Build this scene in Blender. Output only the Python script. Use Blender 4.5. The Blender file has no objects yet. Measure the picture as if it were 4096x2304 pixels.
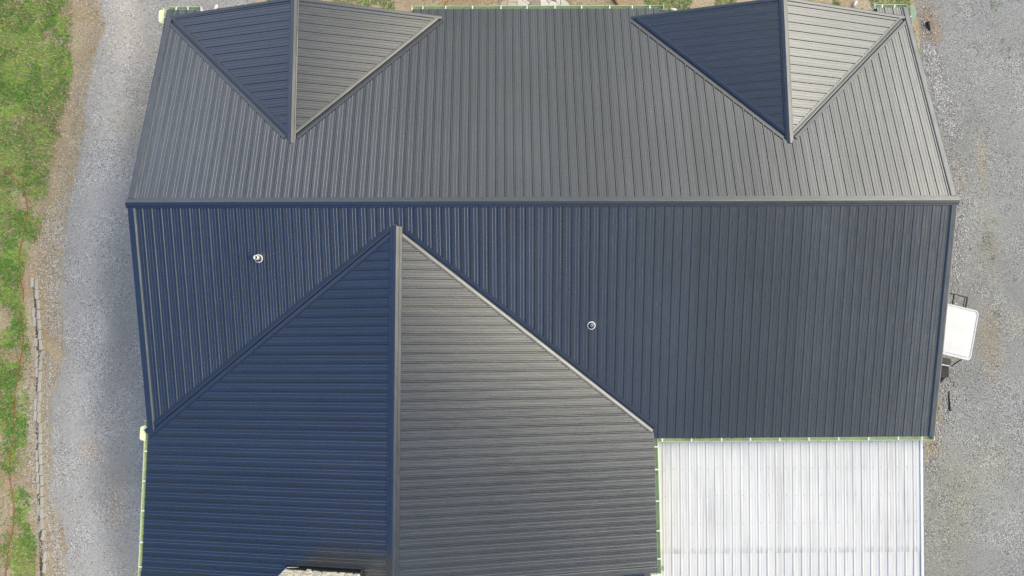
import bpy, math, random
import numpy as np
from mathutils import Matrix, Vector
random.seed(7); rng = np.random.default_rng(7)
SC = bpy.context.scene; COL = SC.collection

# ------------------------------------------------------------------ camera
HR = 4.2                                   # height of the main ridge above the ground
CAM = np.array([9.14265, -3.63168, 15.95724 + HR])
_p, _r, _y = 0.09431, -0.01056, -0.00492
Rx = np.array([[1,0,0],[0,math.cos(_p),-math.sin(_p)],[0,math.sin(_p),math.cos(_p)]])
Ry = np.array([[math.cos(_r),0,math.sin(_r)],[0,1,0],[-math.sin(_r),0,math.cos(_r)]])
Rz = np.array([[math.cos(_y),-math.sin(_y),0],[math.sin(_y),math.cos(_y),0],[0,0,1]])
RM = Rz @ Rx @ Ry
cd = bpy.data.cameras.new('camera'); cam = bpy.data.objects.new('camera', cd); COL.objects.link(cam)
m4 = Matrix.Identity(4)
for i in range(3):
    for j in range(3): m4[i][j] = RM[i, j]
    m4[i][3] = CAM[i]
cam.matrix_world = m4
cd.sensor_width = 36; cd.lens = 36*2650/4096; cd.clip_end = 2000; cd.clip_start = .1
SC.camera = cam

# ------------------------------------------------------------------ sky and sun
SUN = Vector((.62, .30, 1.0)).normalized()
sun_el = math.asin(SUN.z); sun_az = math.atan2(SUN.x, SUN.y)
w = bpy.data.worlds.new('World'); SC.world = w; w.use_nodes = True
nt = w.node_tree; nt.nodes.clear()
def N(nt, t, **k):
    n = nt.nodes.new(t)
    for a, b in k.items(): setattr(n, a, b)
    return n
out = N(nt, 'ShaderNodeOutputWorld'); bg = N(nt, 'ShaderNodeBackground')
sky = N(nt, 'ShaderNodeTexSky', sky_type='NISHITA'); sky.sun_disc = False
sky.sun_elevation = sun_el; sky.sun_rotation = sun_az; sky.air_density = 1.2; sky.dust_density = .6; sky.ozone_density = 4.0
bg.inputs[1].default_value = 0.14
# thin bright cloud bank in the sky around and below the sun, thinning to the open blue opposite
tc = N(nt, 'ShaderNodeTexCoord')
def dotdir(d):
    n = N(nt, 'ShaderNodeVectorMath', operation='DOT_PRODUCT'); n.inputs[1].default_value = Vector(d).normalized()
    nt.links.new(tc.outputs['Generated'], n.inputs[0]); return n.outputs['Value']
def mrange(v, a, b, lo=0., hi=1., nt=nt, smooth=True):
    n = N(nt, 'ShaderNodeMapRange', interpolation_type='SMOOTHSTEP' if smooth else 'LINEAR')
    n.inputs[1].default_value = a; n.inputs[2].default_value = b; n.inputs[3].default_value = lo; n.inputs[4].default_value = hi
    nt.links.new(v, n.inputs[0]); return n.outputs[0]
def mth(op, a, b=None, nt=nt):
    n = N(nt, 'ShaderNodeMath', operation=op)
    for i, q in enumerate((a, b)):
        if q is None: continue
        if isinstance(q, (int, float)): n.inputs[i].default_value = q
        else: nt.links.new(q, n.inputs[i])
    return n.outputs[0]
sepd = N(nt, 'ShaderNodeSeparateXYZ'); nt.links.new(tc.outputs['Generated'], sepd.inputs[0])
zc_ = mth('MAXIMUM', sepd.outputs[2], .12)
gx_ = mth('DIVIDE', sepd.outputs[0], zc_); gy_ = mth('DIVIDE', sepd.outputs[1], zc_)
northern = mrange(mth('ADD', gy_, mth('MULTIPLY', gx_, .12)), .50, .92)            # cloud bank towards the top of the picture
eastern = mrange(mth('ADD', gx_, mth('MULTIPLY', gy_, .2)), .74, 1.15)
western = mth('MULTIPLY', mrange(gx_, -.55, -1.1), mrange(gy_, .0, .5))   # bright cloud round and below the sun
southern = mth('MULTIPLY', mrange(gy_, .0, -.5), mrange(gx_, -.45, .25))
nz = N(nt, 'ShaderNodeTexNoise'); nz.inputs['Scale'].default_value = 3.2; nz.inputs['Detail'].default_value = 5; nz.inputs['Roughness'].default_value = .55
nt.links.new(tc.outputs['Generated'], nz.inputs['Vector'])
cl = mrange(nz.outputs['Fac'], .35, .65, .65, 1.25)
s1 = mth('ADD', mth('MULTIPLY', eastern, 40.0), mth('ADD', mth('MULTIPLY', northern, 6.6), mth('ADD', mth('MULTIPLY', western, 4.2), mth('MULTIPLY', southern, 1.8))))
s2 = mth('MULTIPLY', mth('MULTIPLY', s1, cl), mrange(sepd.outputs[2], .22, .60, .0, 1.0))
cc = N(nt, 'ShaderNodeVectorMath', operation='SCALE'); cc.inputs[0].default_value = (1.0, .90, .72)
nt.links.new(s2, cc.inputs['Scale'])
ad = N(nt, 'ShaderNodeVectorMath', operation='ADD')
tn = N(nt, 'ShaderNodeVectorMath', operation='MULTIPLY'); tf = mrange(mth('ADD', gx_, mth('MULTIPLY', gy_, .35)), .32, -.42); tmx = N(nt, 'ShaderNodeMix', data_type='VECTOR'); tf = mth('MULTIPLY', tf, mrange(sepd.outputs[2], .20, .60)); nt.links.new(tf, tmx.inputs[0]); tmx.inputs[4].default_value = (1.05, .94, .72); tmx.inputs[5].default_value = (.77, 1.22, 1.64); nt.links.new(tmx.outputs[1], tn.inputs[1]); nt.links.new(sky.outputs[0], tn.inputs[0]); nt.links.new(tn.outputs[0], ad.inputs[0]); nt.links.new(cc.outputs[0], ad.inputs[1])
nt.links.new(ad.outputs[0], bg.inputs[0]); nt.links.new(bg.outputs[0], out.inputs[0])
sl = bpy.data.lights.new('sun', 'SUN'); sl.energy = 1.12; sl.angle = math.radians(36); sl.color = (1, .86, .62)
so = bpy.data.objects.new('sun', sl); COL.objects.link(so); so.rotation_euler = (-SUN).to_track_quat('-Z', 'Y').to_euler()
so.location = (30, 15, 40)
SC.view_settings.view_transform = 'Standard'; SC.view_settings.look = 'None'
SC.view_settings.exposure = 0.22; SC.view_settings.gamma = 1
SC.view_settings.use_curve_mapping = False
SC.cycles.max_bounces = 6; SC.cycles.diffuse_bounces = 3; SC.cycles.glossy_bounces = 3

# ------------------------------------------------------------------ helpers
def AT(px, py, z=0.):
    """point at height z that the photo shows at pixel px,py (4096 wide)"""
    d = RM @ np.array([(px-2048)/2650, -(py-1152)/2650, -1.]); t = (z-CAM[2])/d[2]
    P = CAM + t*d; return (float(P[0]), float(P[1]), z)
def tag(o, label=None, cat=None, group=None, kind=None):
    if label: o['label'] = label
    if cat: o['category'] = cat
    if group: o['group'] = group
    if kind: o['kind'] = kind
    return o
def empty(name, loc=(0,0,0), rz=0.):
    o = bpy.data.objects.new(name, None); COL.objects.link(o); o.location = loc; o.rotation_euler = (0,0,rz)
    o.empty_display_size = .2
    return o
class MB:
    def __init__(s): s.v = []; s.f = []; s.uv = {}; s.mi = []; s.cur = 0; s.has = False
    def add(s, vs, fs, uvs=None):
        b = len(s.v); s.v += [tuple(p) for p in vs]
        if uvs is not None:
            s.has = True
            for i, q in enumerate(uvs): s.uv[b+i] = q
        for f in fs: s.f.append(tuple(b+i for i in f)); s.mi.append(s.cur)
    def box(s, x0,x1,y0,y1,z0,z1):
        s.add([(x0,y0,z0),(x1,y0,z0),(x1,y1,z0),(x0,y1,z0),(x0,y0,z1),(x1,y0,z1),(x1,y1,z1),(x0,y1,z1)],
              [(0,3,2,1),(4,5,6,7),(0,1,5,4),(1,2,6,5),(2,3,7,6),(3,0,4,7)])
    def obox(s, c, ax, ay, az):
        c, ax, ay, az = map(Vector, (c, ax, ay, az)); vs = []
        for k in (-1, 1):
            for a, b in ((-1,-1),(1,-1),(1,1),(-1,1)): vs.append(c+ax*a+ay*b+az*k)
        s.add(vs, [(0,3,2,1),(4,5,6,7),(0,1,5,4),(1,2,6,5),(2,3,7,6),(3,0,4,7)])
    def bar(s, a, b, r=.02, n=8, r2=None):
        a, b = Vector(a), Vector(b); d = (b-a).normalized(); q = d.orthogonal().normalized(); e = d.cross(q)
        r2 = r if r2 is None else r2
        vs = [a+(q*math.cos(t)+e*math.sin(t))*r for t in [2*math.pi*i/n for i in range(n)]]
        vs += [b+(q*math.cos(t)+e*math.sin(t))*r2 for t in [2*math.pi*i/n for i in range(n)]]
        s.add(vs, [(i,(i+1)%n,n+(i+1)%n,n+i) for i in range(n)]+[tuple(range(n))[::-1], tuple(range(n,2*n))])
    def tube(s, pts, r, n=8, closed=False):
        pts = [Vector(p) for p in pts]; vs = []; L = len(pts)
        for i, p in enumerate(pts):
            d = (pts[(i+1) % L]-pts[i-1]) if closed else (pts[min(i+1,L-1)]-pts[max(i-1,0)])
            d.normalize(); q = d.cross(Vector((0,0,1)))
            if q.length < 1e-3: q = Vector((1,0,0))
            q.normalize(); e = d.cross(q)
            rr = r(i) if callable(r) else r
            vs += [p+(q*math.cos(2*math.pi*k/n)+e*math.sin(2*math.pi*k/n))*rr for k in range(n)]
        fs = []
        for i in range(L if closed else L-1):
            j = (i+1) % L
            fs += [(i*n+k, i*n+(k+1)%n, j*n+(k+1)%n, j*n+k) for k in range(n)]
        if not closed: fs += [tuple(range(n))[::-1], tuple((L-1)*n+k for k in range(n))]
        s.add(vs, fs)
    def lathe(s, c, prof, n=20, M=None):
        vs = []
        for r_, z_ in prof:
            for k in range(n):
                t = 2*math.pi*k/n; p = Vector((r_*math.cos(t), r_*math.sin(t), z_))
                if M is not None: p = M @ p
                vs.append(Vector(c)+p)
        fs = [(i*n+k, i*n+(k+1)%n, (i+1)*n+(k+1)%n, (i+1)*n+k) for i in range(len(prof)-1) for k in range(n)]
        fs += [tuple(range(n))[::-1], tuple((len(prof)-1)*n+k for k in range(n))]
        s.add(vs, fs)
    def sweep(s, A, B, out, prof, closed=True, capA=True, capB=True):
        """profile points (o, h) swept from A to B; o along 'out', h along world z"""
        A, B, out = Vector(A), Vector(B), Vector(out).normalized(); n = len(prof)
        vs = [A+out*o+Vector((0,0,h)) for o, h in prof]+[B+out*o+Vector((0,0,h)) for o, h in prof]
        L = (B-A).length
        uv = [(i*.03, 0) for i in range(n)]+[(i*.03, L) for i in range(n)]
        fs = [(i,(i+1)%n,n+(i+1)%n,n+i) for i in range(n if closed else n-1)]
        if closed and capA: fs.append(tuple(range(n))[::-1])
        if closed and capB: fs.append(tuple(range(n,2*n)))
        s.add(vs, fs, uv)
    def prism(s, poly, dz):
        n = len(poly); vs = [tuple(p) for p in poly]+[(p[0],p[1],p[2]-dz) for p in poly]
        s.add(vs, [tuple(range(n)), tuple(range(n,2*n))[::-1]]+[(i,n+i,n+(i+1)%n,(i+1)%n) for i in range(n)])
    def build(s, name, mats, parent=None, smooth=False):
        me = bpy.data.meshes.new(name); me.from_pydata([tuple(p) for p in s.v], [], s.f)
        if not isinstance(mats, (list, tuple)): mats = [mats]
        for m in mats: me.materials.append(m)
        if len(mats) > 1: me.polygons.foreach_set('material_index', s.mi)
        if s.has:
            u = me.uv_layers.new(name='UVMap'); vi = np.empty(len(me.loops), dtype=np.int32); me.loops.foreach_get('vertex_index', vi)
            arr = np.zeros((len(s.v), 2), dtype=np.float32)
            for k, q in s.uv.items(): arr[k] = q
            u.data.foreach_set('uv', arr[vi].ravel())
        if smooth: me.polygons.foreach_set('use_smooth', [True]*len(me.polygons))
        me.update()
        o = bpy.data.objects.new(name, me); COL.objects.link(o)
        if parent: o.parent = parent
        return o
def copy_tree(o, parent=None):
    c = o.copy(); COL.objects.link(c)
    if parent: c.parent = parent
    for ch in list(o.children): copy_tree(ch, c)
    return c
# value noise in python
_perm = rng.random((256, 256))
def vnoise(x, y, sc):
    x = np.asarray(x)*sc+57.3; y = np.asarray(y)*sc+91.7
    xi = np.floor(x).astype(int); yi = np.floor(y).astype(int); fx = x-xi; fy = y-yi
    fx = fx*fx*(3-2*fx); fy = fy*fy*(3-2*fy)
    g = lambda a, b: _perm[a % 256, b % 256]
    return (g(xi,yi)*(1-fx)+g(xi+1,yi)*fx)*(1-fy)+(g(xi,yi+1)*(1-fx)+g(xi+1,yi+1)*fx)*fy
def fbm(x, y, sc, o=4):
    t = 0; a = 1; n = 0
    for i in range(o): t = t+a*vnoise(x, y, sc*2**i+i*.37); n += a; a *= .5
    return t/n

# ------------------------------------------------------------------ materials
def mat(name):
    m = bpy.data.materials.new(name); m.use_nodes = True; t = m.node_tree
    return m, t, t.nodes['Principled BSDF']
def ramp(t, fac, stops):
    r = N(t, 'ShaderNodeValToRGB'); e = r.color_ramp.elements
    while len(e) < len(stops): e.new(.5)
    for i, (p, c) in enumerate(stops): e[i].position = p; e[i].color = (*c, 1)
    t.links.new(fac, r.inputs[0]); return r.outputs[0]
def noise(t, vec, sc, det=4, ro=.55):
    n = N(t, 'ShaderNodeTexNoise'); n.inputs['Scale'].default_value = sc; n.inputs['Detail'].default_value = det; n.inputs['Roughness'].default_value = ro
    if vec is not None: t.links.new(vec, n.inputs['Vector'])
    return n.outputs['Fac']
def mapping(t, src, sc):
    n = N(t, 'ShaderNodeMapping'); n.inputs['Scale'].default_value = sc; t.links.new(src, n.inputs['Vector']); return n.outputs[0]
def bump(t, h, st, dist, nrm=None):
    b = N(t, 'ShaderNodeBump'); b.inputs['Strength'].default_value = st; b.inputs['Distance'].default_value = dist
    t.links.new(h, b.inputs['Height'])
    if nrm is not None: t.links.new(nrm, b.inputs['Normal'])
    return b.outputs[0]
def mixc(t, f, a, b, mode='MIX'):
    n = N(t, 'ShaderNodeMix', data_type='RGBA', blend_type=mode)
    if isinstance(f, (int, float)): n.inputs[0].default_value = f
    else: t.links.new(f, n.inputs[0])
    for i, q in ((6, a), (7, b)):
        if isinstance(q, tuple): n.inputs[i].default_value = (*q, 1)
        else: t.links.new(q, n.inputs[i])
    return n.outputs[2]
def simple(name, col, rough=.6, metal=0., var=.12, sc=6., spec=.5, bmp=0.):
    m, t, p = mat(name); tcn = N(t, 'ShaderNodeTexCoord')
    f = noise(t, tcn.outputs['Object'], sc, 5)
    lo = tuple(c*(1-var) for c in col); hi = tuple(min(1, c*(1+var)) for c in col)
    t.links.new(ramp(t, f, [(.3, lo), (.7, hi)]), p.inputs['Base Color'])
    p.inputs['Roughness'].default_value = rough; p.inputs['Metallic'].default_value = metal
    p.inputs['Specular IOR Level'].default_value = spec
    if bmp: t.links.new(bump(t, noise(t, tcn.outputs['Object'], sc*6, 4), 1., bmp), p.inputs['Normal'])
    return m
def roof_mat(name, col, metal, rough, wav=.0007, streak=.10):
    """baked-enamel steel sheet: UV runs in metres, u across the ribs, v down the slope"""
    m, t, p = mat(name); tcn = N(t, 'ShaderNodeTexCoord'); uv = tcn.outputs['UV']
    long_ = noise(t, mapping(t, uv, (9, .45, 1)), 1., 4, .6)
    big = noise(t, mapping(t, uv, (.7, .5, 1)), 1., 3)
    fine = noise(t, mapping(t, uv, (60, 2.5, 1)), 1., 3)
    f = mth('ADD', mth('MULTIPLY', long_, .6, t), mth('MULTIPLY', big, .4, t), t)
    lo = tuple(c*(1-streak) for c in col); hi = tuple(c*(1+streak) for c in col)
    c = ramp(t, f, [(.3, lo), (.7, hi)])
    sx = N(t, 'ShaderNodeSeparateXYZ'); t.links.new(uv, sx.inputs[0])
    wn = N(t, 'ShaderNodeTexWhiteNoise', noise_dimensions='1D'); t.links.new(mth('FLOOR', mth('DIVIDE', mth('ADD', sx.outputs[0], 40.07, t), .9144, t), None, t), wn.inputs['W'])
    tone = mrange(wn.outputs['Value'], 0, 1, .955, 1.045, t)
    hs = N(t, 'ShaderNodeHueSaturation'); t.links.new(tone, hs.inputs['Value']); t.links.new(c, hs.inputs['Color']); c = hs.outputs[0]
    # pale bird droppings and dust specks
    v = N(t, 'ShaderNodeTexVoronoi'); v.inputs['Scale'].default_value = 1.1; t.links.new(uv, v.inputs['Vector'])
    sp = mth('LESS_THAN', v.outputs['Distance'], .017, t)
    c = mixc(t, mth('MULTIPLY', sp, .55, t), c, (.5, .5, .47))
    t.links.new(c, p.inputs['Base Color'])
    p.inputs['Metallic'].default_value = metal
    t.links.new(mrange(fine, .3, .7, rough-.04, rough+.05, t), p.inputs['Roughness'])
    oil = noise(t, mapping(t, uv, (4.4, .8, 1)), 1., 3, .5)
    b1 = bump(t, oil, 1., wav*6)
    b2 = bump(t, noise(t, mapping(t, uv, (26, .9, 1)), 1., 2), 1., wav*.9, b1)
    t.links.new(b2, p.inputs['Normal'])
    return m
M = {}
M['roof'] = roof_mat('charcoal_steel', (.128, .134, .142), .85, .27)
M['trim'] = roof_mat('charcoal_trim', (.112, .119, .128), .84, .30, .0016, .06)
def white_roof_mat(name, dirt):
    m, t, p = mat(name); tcn = N(t, 'ShaderNodeTexCoord'); uv = tcn.outputs['UV']
    st = noise(t, mapping(t, uv, (13, .22, 1)), 1., 5, .65)
    st2 = noise(t, mapping(t, uv, (38, .9, 1)), 1., 4, .6)
    big = noise(t, mapping(t, uv, (.8, .6, 1)), 1., 3)
    f = mth('ADD', mth('ADD', mth('MULTIPLY', st, .5, t), mth('MULTIPLY', st2, .3, t), t), mth('MULTIPLY', big, .2, t), t)
    c = ramp(t, f, [(.33, (.36, .36, .355)), (.44, (.60, .59, .565)), (.54, (.72, .705, .67))])
    c2 = mixc(t, dirt, (.72, .705, .67), c)
    sy_ = N(t, 'ShaderNodeSeparateXYZ'); t.links.new(uv, sy_.inputs[0])
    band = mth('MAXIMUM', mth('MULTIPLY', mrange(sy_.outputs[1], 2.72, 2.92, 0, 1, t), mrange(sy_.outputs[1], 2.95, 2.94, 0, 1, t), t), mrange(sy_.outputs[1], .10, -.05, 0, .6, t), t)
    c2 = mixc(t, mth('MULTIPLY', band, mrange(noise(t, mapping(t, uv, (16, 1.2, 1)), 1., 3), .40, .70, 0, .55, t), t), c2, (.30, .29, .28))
    t.links.new(c2, p.inputs['Base Color']); p.inputs['Roughness'].default_value = .5
    t.links.new(bump(t, noise(t, mapping(t, uv, (5, .8, 1)), 1., 3), 1., .006), p.inputs['Normal'])
    return m
M['white_a'] = white_roof_mat('weathered_white_steel', 1.0)
M['white_b'] = white_roof_mat('cleaner_white_steel', .7)
M['screw'] = simple('screw_grey', (.33, .33, .34), .5, .3)
M['screwd'] = simple('screw_dark', (.05, .05, .055), .5, .3)
M['gutter'] = simple('sage_green_aluminium', (.52, .62, .38), .42, .0, .10, 9)
M['gutter_sunlit'] = simple('sunlit_green_aluminium', (.60, .66, .42), .42, .0, .06, 9)  # gutter green lightened to paint sunlight on the left splash guards
M['cream'] = simple('cream_enamel', (.80, .79, .70), .45, 0, .05)
M['white'] = simple('white_enamel', (.82, .82, .82), .4, 0, .04)
M['siding'] = simple('grey_siding', (.42, .43, .42), .6, 0, .06)
M['fascia'] = simple('dark_fascia', (.10, .11, .12), .5, 0, .1)
M['rubber'] = simple('black_rubber', (.02, .02, .022), .6, 0, .2)
M['rubberg'] = simple('weathered_rubber_boot', (.055, .055, .06), .6, 0, .2)
M['black'] = simple('black_steel', (.022, .022, .024), .45, .2, .2)
M['vinyl'] = simple('charcoal_vinyl', (.016, .016, .02), .65, 0, .2)
M['canopy'] = simple('white_moulded_plastic', (.70, .70, .69), .45, 0, .04, 3)
M['sealant'] = simple('white_sealant', (.92, .92, .90), .6, 0, .05)
M['hose'] = simple('faded_red_rubber', (.36, .085, .05), .55, 0, .2, 20)
M['wood'] = simple('weathered_timber', (.40, .27, .14), .8, 0, .25, 12, .3, .004)
def block_mat():
    m, t, p = mat('weathered_concrete_block'); tcn = N(t, 'ShaderNodeTexCoord'); oi = N(t, 'ShaderNodeObjectInfo')
    f = noise(t, tcn.outputs['Object'], 28, 5, .7)
    c = ramp(t, f, [(.25, (.28, .25, .20)), (.5, (.48, .45, .38)), (.75, (.64, .61, .54))])
    c = mixc(t, mrange(oi.outputs['Random'], 0, 1, .0, .45, t), c, (.40, .34, .26), 'MIX')
    t.links.new(c, p.inputs['Base Color']); p.inputs['Roughness'].default_value = .9
    t.links.new(bump(t, noise(t, tcn.outputs['Object'], 70, 4), 1., .004), p.inputs['Normal'])
    return m
M['block'] = block_mat()
def attr_mat(name, rough=.85, sc=200., amp=.0, trans=0.):
    m, t, p = mat(name); a = N(t, 'ShaderNodeAttribute'); a.attribute_name = 'tint'
    t.links.new(a.outputs['Color'], p.inputs['Base Color']); p.inputs['Roughness'].default_value = rough
    p.inputs['Specular IOR Level'].default_value = .25
    return m
M['stone_bits'] = attr_mat('mixed_limestone')
M['leaf'] = attr_mat('leaf_green', .6)
def gravel_mat(name, tint):
    m, t, p = mat(name); tcn = N(t, 'ShaderNodeTexCoord'); ob = tcn.outputs['Object']
    v = N(t, 'ShaderNodeTexVoronoi'); v.inputs['Scale'].default_value = 44; t.links.new(ob, v.inputs['Vector'])
    v2 = N(t, 'ShaderNodeTexVoronoi'); v2.inputs['Scale'].default_value = 75; t.links.new(ob, v2.inputs['Vector'])
    sep = N(t, 'ShaderNodeSeparateColor'); t.links.new(v.outputs['Color'], sep.inputs[0])
    sep2 = N(t, 'ShaderNodeSeparateColor'); t.links.new(v2.outputs['Color'], sep2.inputs[0])
    g = mth('ADD', mth('MULTIPLY', sep.outputs[0], .6, t), mth('MULTIPLY', sep2.outputs[1], .4, t), t)
    st = ramp(t, g, [(.1, tuple(c*.42 for c in tint)), (.5, tuple(c*.98 for c in tint)), (.80, tuple(c*1.45 for c in tint)), (.93, tuple(min(.85, c*2.1) for c in tint))])
    fines = ramp(t, noise(t, ob, 120, 5, .8), [(.3, tuple(c*.78 for c in tint)), (.7, tuple(c*1.12 for c in tint))])
    mk = mrange(noise(t, ob, .8, 5, .6), .40, .62, .25, .95, t)
    c = mixc(t, mk, fines, st)
    a = N(t, 'ShaderNodeAttribute'); a.attribute_name = 'tint'
    c = mixc(t, 1., c, a.outputs['Color'], 'MULTIPLY')
    t.links.new(c, p.inputs['Base Color']); p.inputs['Roughness'].default_value = .9; p.inputs['Specular IOR Level'].default_value = .2
    h = mth('MULTIPLY', v.outputs['Distance'], -1., t)
    t.links.new(bump(t, h, 1., .02), p.inputs['Normal'])
    return m
M['gravel'] = gravel_mat('grey_crushed_gravel', (.44, .422, .39))
M['gravel_r'] = gravel_mat('warm_crushed_gravel', (.345, .343, .325))
def soil_mat():
    m, t, p = mat('straw_and_soil'); tcn = N(t, 'ShaderNodeTexCoord'); ob = tcn.outputs['Object']
    f = noise(t, ob, .9, 6, .65); g = noise(t, ob, 16, 6, .8)
    c1 = ramp(t, g, [(.25, (.22, .15, .09)), (.42, (.44, .35, .23)), (.56, (.58, .49, .35)), (.72, (.74, .67, .53))])
    c2 = ramp(t, g, [(.25, (.24, .15, .09)), (.5, (.47, .36, .23)), (.75, (.62, .51, .36))])
    c = mixc(t, mrange(f, .42, .58, 0, 1, t), c1, c2)
    t.links.new(c, p.inputs['Base Color']); p.inputs['Roughness'].default_value = .95; p.inputs['Specular IOR Level'].default_value = .15
    t.links.new(bump(t, g, 1., .05), p.inputs['Normal'])
    return m
M['soil'] = soil_mat()
def flag_mat():
    m, t, p = mat('cream_flagstone'); tcn = N(t, 'ShaderNodeTexCoord'); ob = tcn.outputs['Object']
    nzc = N(t, 'ShaderNodeTexNoise'); nzc.inputs['Scale'].default_value = 3.; t.links.new(ob, nzc.inputs['Vector'])
    w_ = N(t, 'ShaderNodeVectorMath', operation='MULTIPLY_ADD'); w_.inputs[1].default_value = (.25,.25,0); t.links.new(nzc.outputs['Color'], w_.inputs[0]); t.links.new(ob, w_.inputs[2])
    v = N(t, 'ShaderNodeTexVoronoi', feature='DISTANCE_TO_EDGE'); v.inputs['Scale'].default_value = 3.6; t.links.new(w_.outputs[0], v.inputs['Vector'])
    vc = N(t, 'ShaderNodeTexVoronoi'); vc.inputs['Scale'].default_value = 3.6; t.links.new(w_.outputs[0], vc.inputs['Vector'])
    sep = N(t, 'ShaderNodeSeparateColor'); t.links.new(vc.outputs['Color'], sep.inputs[0])
    st = ramp(t, sep.outputs[0], [(.15, (.30, .23, .16)), (.35, (.55, .48, .38)), (.8, (.72, .67, .58))])
    c = mixc(t, mrange(v.outputs['Distance'], .01, .04, 0, 1, t), (.16, .13, .11), st)
    t.links.new(c, p.inputs['Base Color']); p.inputs['Roughness'].default_value = .8
    return m
M['flag'] = flag_mat()
def chim_mat():
    m, t, p = mat('cream_fieldstone'); tcn = N(t, 'ShaderNodeTexCoord'); ob = tcn.outputs['Object']
    f = noise(t, ob, 3.5, 4); g = noise(t, ob, 22, 6, .7)
    c = ramp(t, f, [(.35, (.70, .66, .56)), (.55, (.78, .75, .66)), (.72, (.60, .46, .28))])
    c = mixc(t, mrange(g, .25, .5, .5, 0, t), c, (.32, .26, .20))
    t.links.new(c, p.inputs['Base Color']); p.inputs['Roughness'].default_value = .85
    t.links.new(bump(t, g, 1., .015), p.inputs['Normal'])
    return m
M['chim'] = chim_mat()
M['mortar'] = simple('grey_mortar', (.22, .20, .18), .9, 0, .2, 30)

# ------------------------------------------------------------------ ground
gm = MB()
gx = [-150, -40, -20, -12, 32, 40, 60, 170]; gy = [-150, -40, -20, 16, 30, 60, 170]
for i in range(len(gx)-1):
    for j in range(len(gy)-1):
        gm.add([(gx[i],gy[j],0),(gx[i+1],gy[j],0),(gx[i+1],gy[j+1],0),(gx[i],gy[j+1],0)], [(0,1,2,3)])
tag(gm.build('ground', M['soil']), kind='structure')
def numpy_mesh(name, V, F, tint, material, parent=None, perface=True):
    """V (n,3), F (m,k) all faces with k corners, tint per face (m,3) or per vertex (n,3)"""
    me = bpy.data.meshes.new(name); k = F.shape[1]
    me.vertices.add(len(V)); me.vertices.foreach_set('co', V.astype(np.float32).ravel())
    me.loops.add(F.size); me.loops.foreach_set('vertex_index', F.astype(np.int32).ravel())
    me.polygons.add(len(F)); me.polygons.foreach_set('loop_start', np.arange(0, F.size, k, dtype=np.int32))
    me.polygons.foreach_set('loop_total', np.full(len(F), k, dtype=np.int32))
    dom = 'FACE' if perface else 'POINT'
    a = me.attributes.new('tint', 'FLOAT_COLOR', dom)
    a.data.foreach_set('color', np.c_[tint, np.ones(len(tint))].astype(np.float32).ravel())
    me.materials.append(material); me.update(); me.validate()
    o = bpy.data.objects.new(name, me); COL.objects.link(o)
    if parent: o.parent = parent
    return o
# edge of the gravel on the left, read from the photo (4096-wide pixels) and taken down to the ground
GE = [(385,-300),(385,0),(400,100),(378,200),(348,330),(326,450),(330,520),(310,600),(290,700),(270,780),(252,900),(246,1000),(240,1152),(246,1350),(230,1480),(195,1600),(190,1728),(200,1860),(190,1960),(240,2100),(250,2200),(258,2304),(262,2700)]
GEw = np.array([AT(*p)[:2] for p in GE])
def gravel_edge_x(y): return np.interp(-np.asarray(y), -GEw[:,1], GEw[:,0])
RE = [(3600,-300),(3640,0),(3700,60),(3715,200),(3720,400)]
def grid_sheet(name, x0, x1, y0, y1, st, keep, tintf, z, material):
    xs = np.arange(x0, x1+st, st); ys = np.arange(y0, y1+st, st); X, Y = np.meshgrid(xs, ys)
    V = np.c_[X.ravel(), Y.ravel(), np.full(X.size, z)]
    nx = len(xs); I, J = np.meshgrid(np.arange(nx-1), np.arange(len(ys)-1)); a = (J*nx+I).ravel()
    F = np.c_[a, a+1, a+1+nx, a+nx]; cxy = V[F].mean(1); F = F[keep(cxy[:,0], cxy[:,1])]
    used, inv = np.unique(F, return_inverse=True); V = V[used]; F = inv.reshape(F.shape)
    return numpy_mesh(name, V, F, tintf(V[:,0], V[:,1]), material, perface=False)
def blobs(x, y, L):
    t = np.ones((len(x), 3))
    for px, py, r, col, s, el in L:
        c = AT(px, py); d = ((x-c[0])/r)**2+((y-c[1])/(r*el))**2
        wgt = (s*np.exp(-d)*(.5+fbm(x, y, 2.2)))[:, None]; wgt = np.clip(wgt, 0, 1)
        t = t*(1-wgt)+np.array(col)*wgt
    return t
def tintL(x, y):
    t = blobs(x, y, [(600,560,.7,(1.12,1.0,.84),.6,2.5),(370,1800,.3,(1.25,1.0,.80),.55,1),(470,2010,.25,(1.25,1.05,.85),.5,3),(410,1310,.2,(1.5,1.45,1.3),.6,2),(500,470,.7,(1.15,1.08,.95),.7,1.2),(520,130,.8,(1.05,.98,.90),.8,2)])
    f = fbm(x, y, .5)
    wheel = np.exp(-((x-(gravel_edge_x(y)+2.0)+.3*fbm(x, y, .3))/.55)**2)*.07
    edge = np.exp(-((x-gravel_edge_x(y)-.9)/.5)**2)*.28
    return t*(1+.28*(f-.5)-wheel+edge)[:, None]
grid_sheet('gravel_drive', -9, 1.2, -16, 14, .07, lambda x, y: x > gravel_edge_x(y)+.35*(fbm(x, y, 1.3)-.5)+.25*(vnoise(x, y, 6)-.5), tintL, .004, M['gravel'])['kind'] = 'structure'
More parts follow.
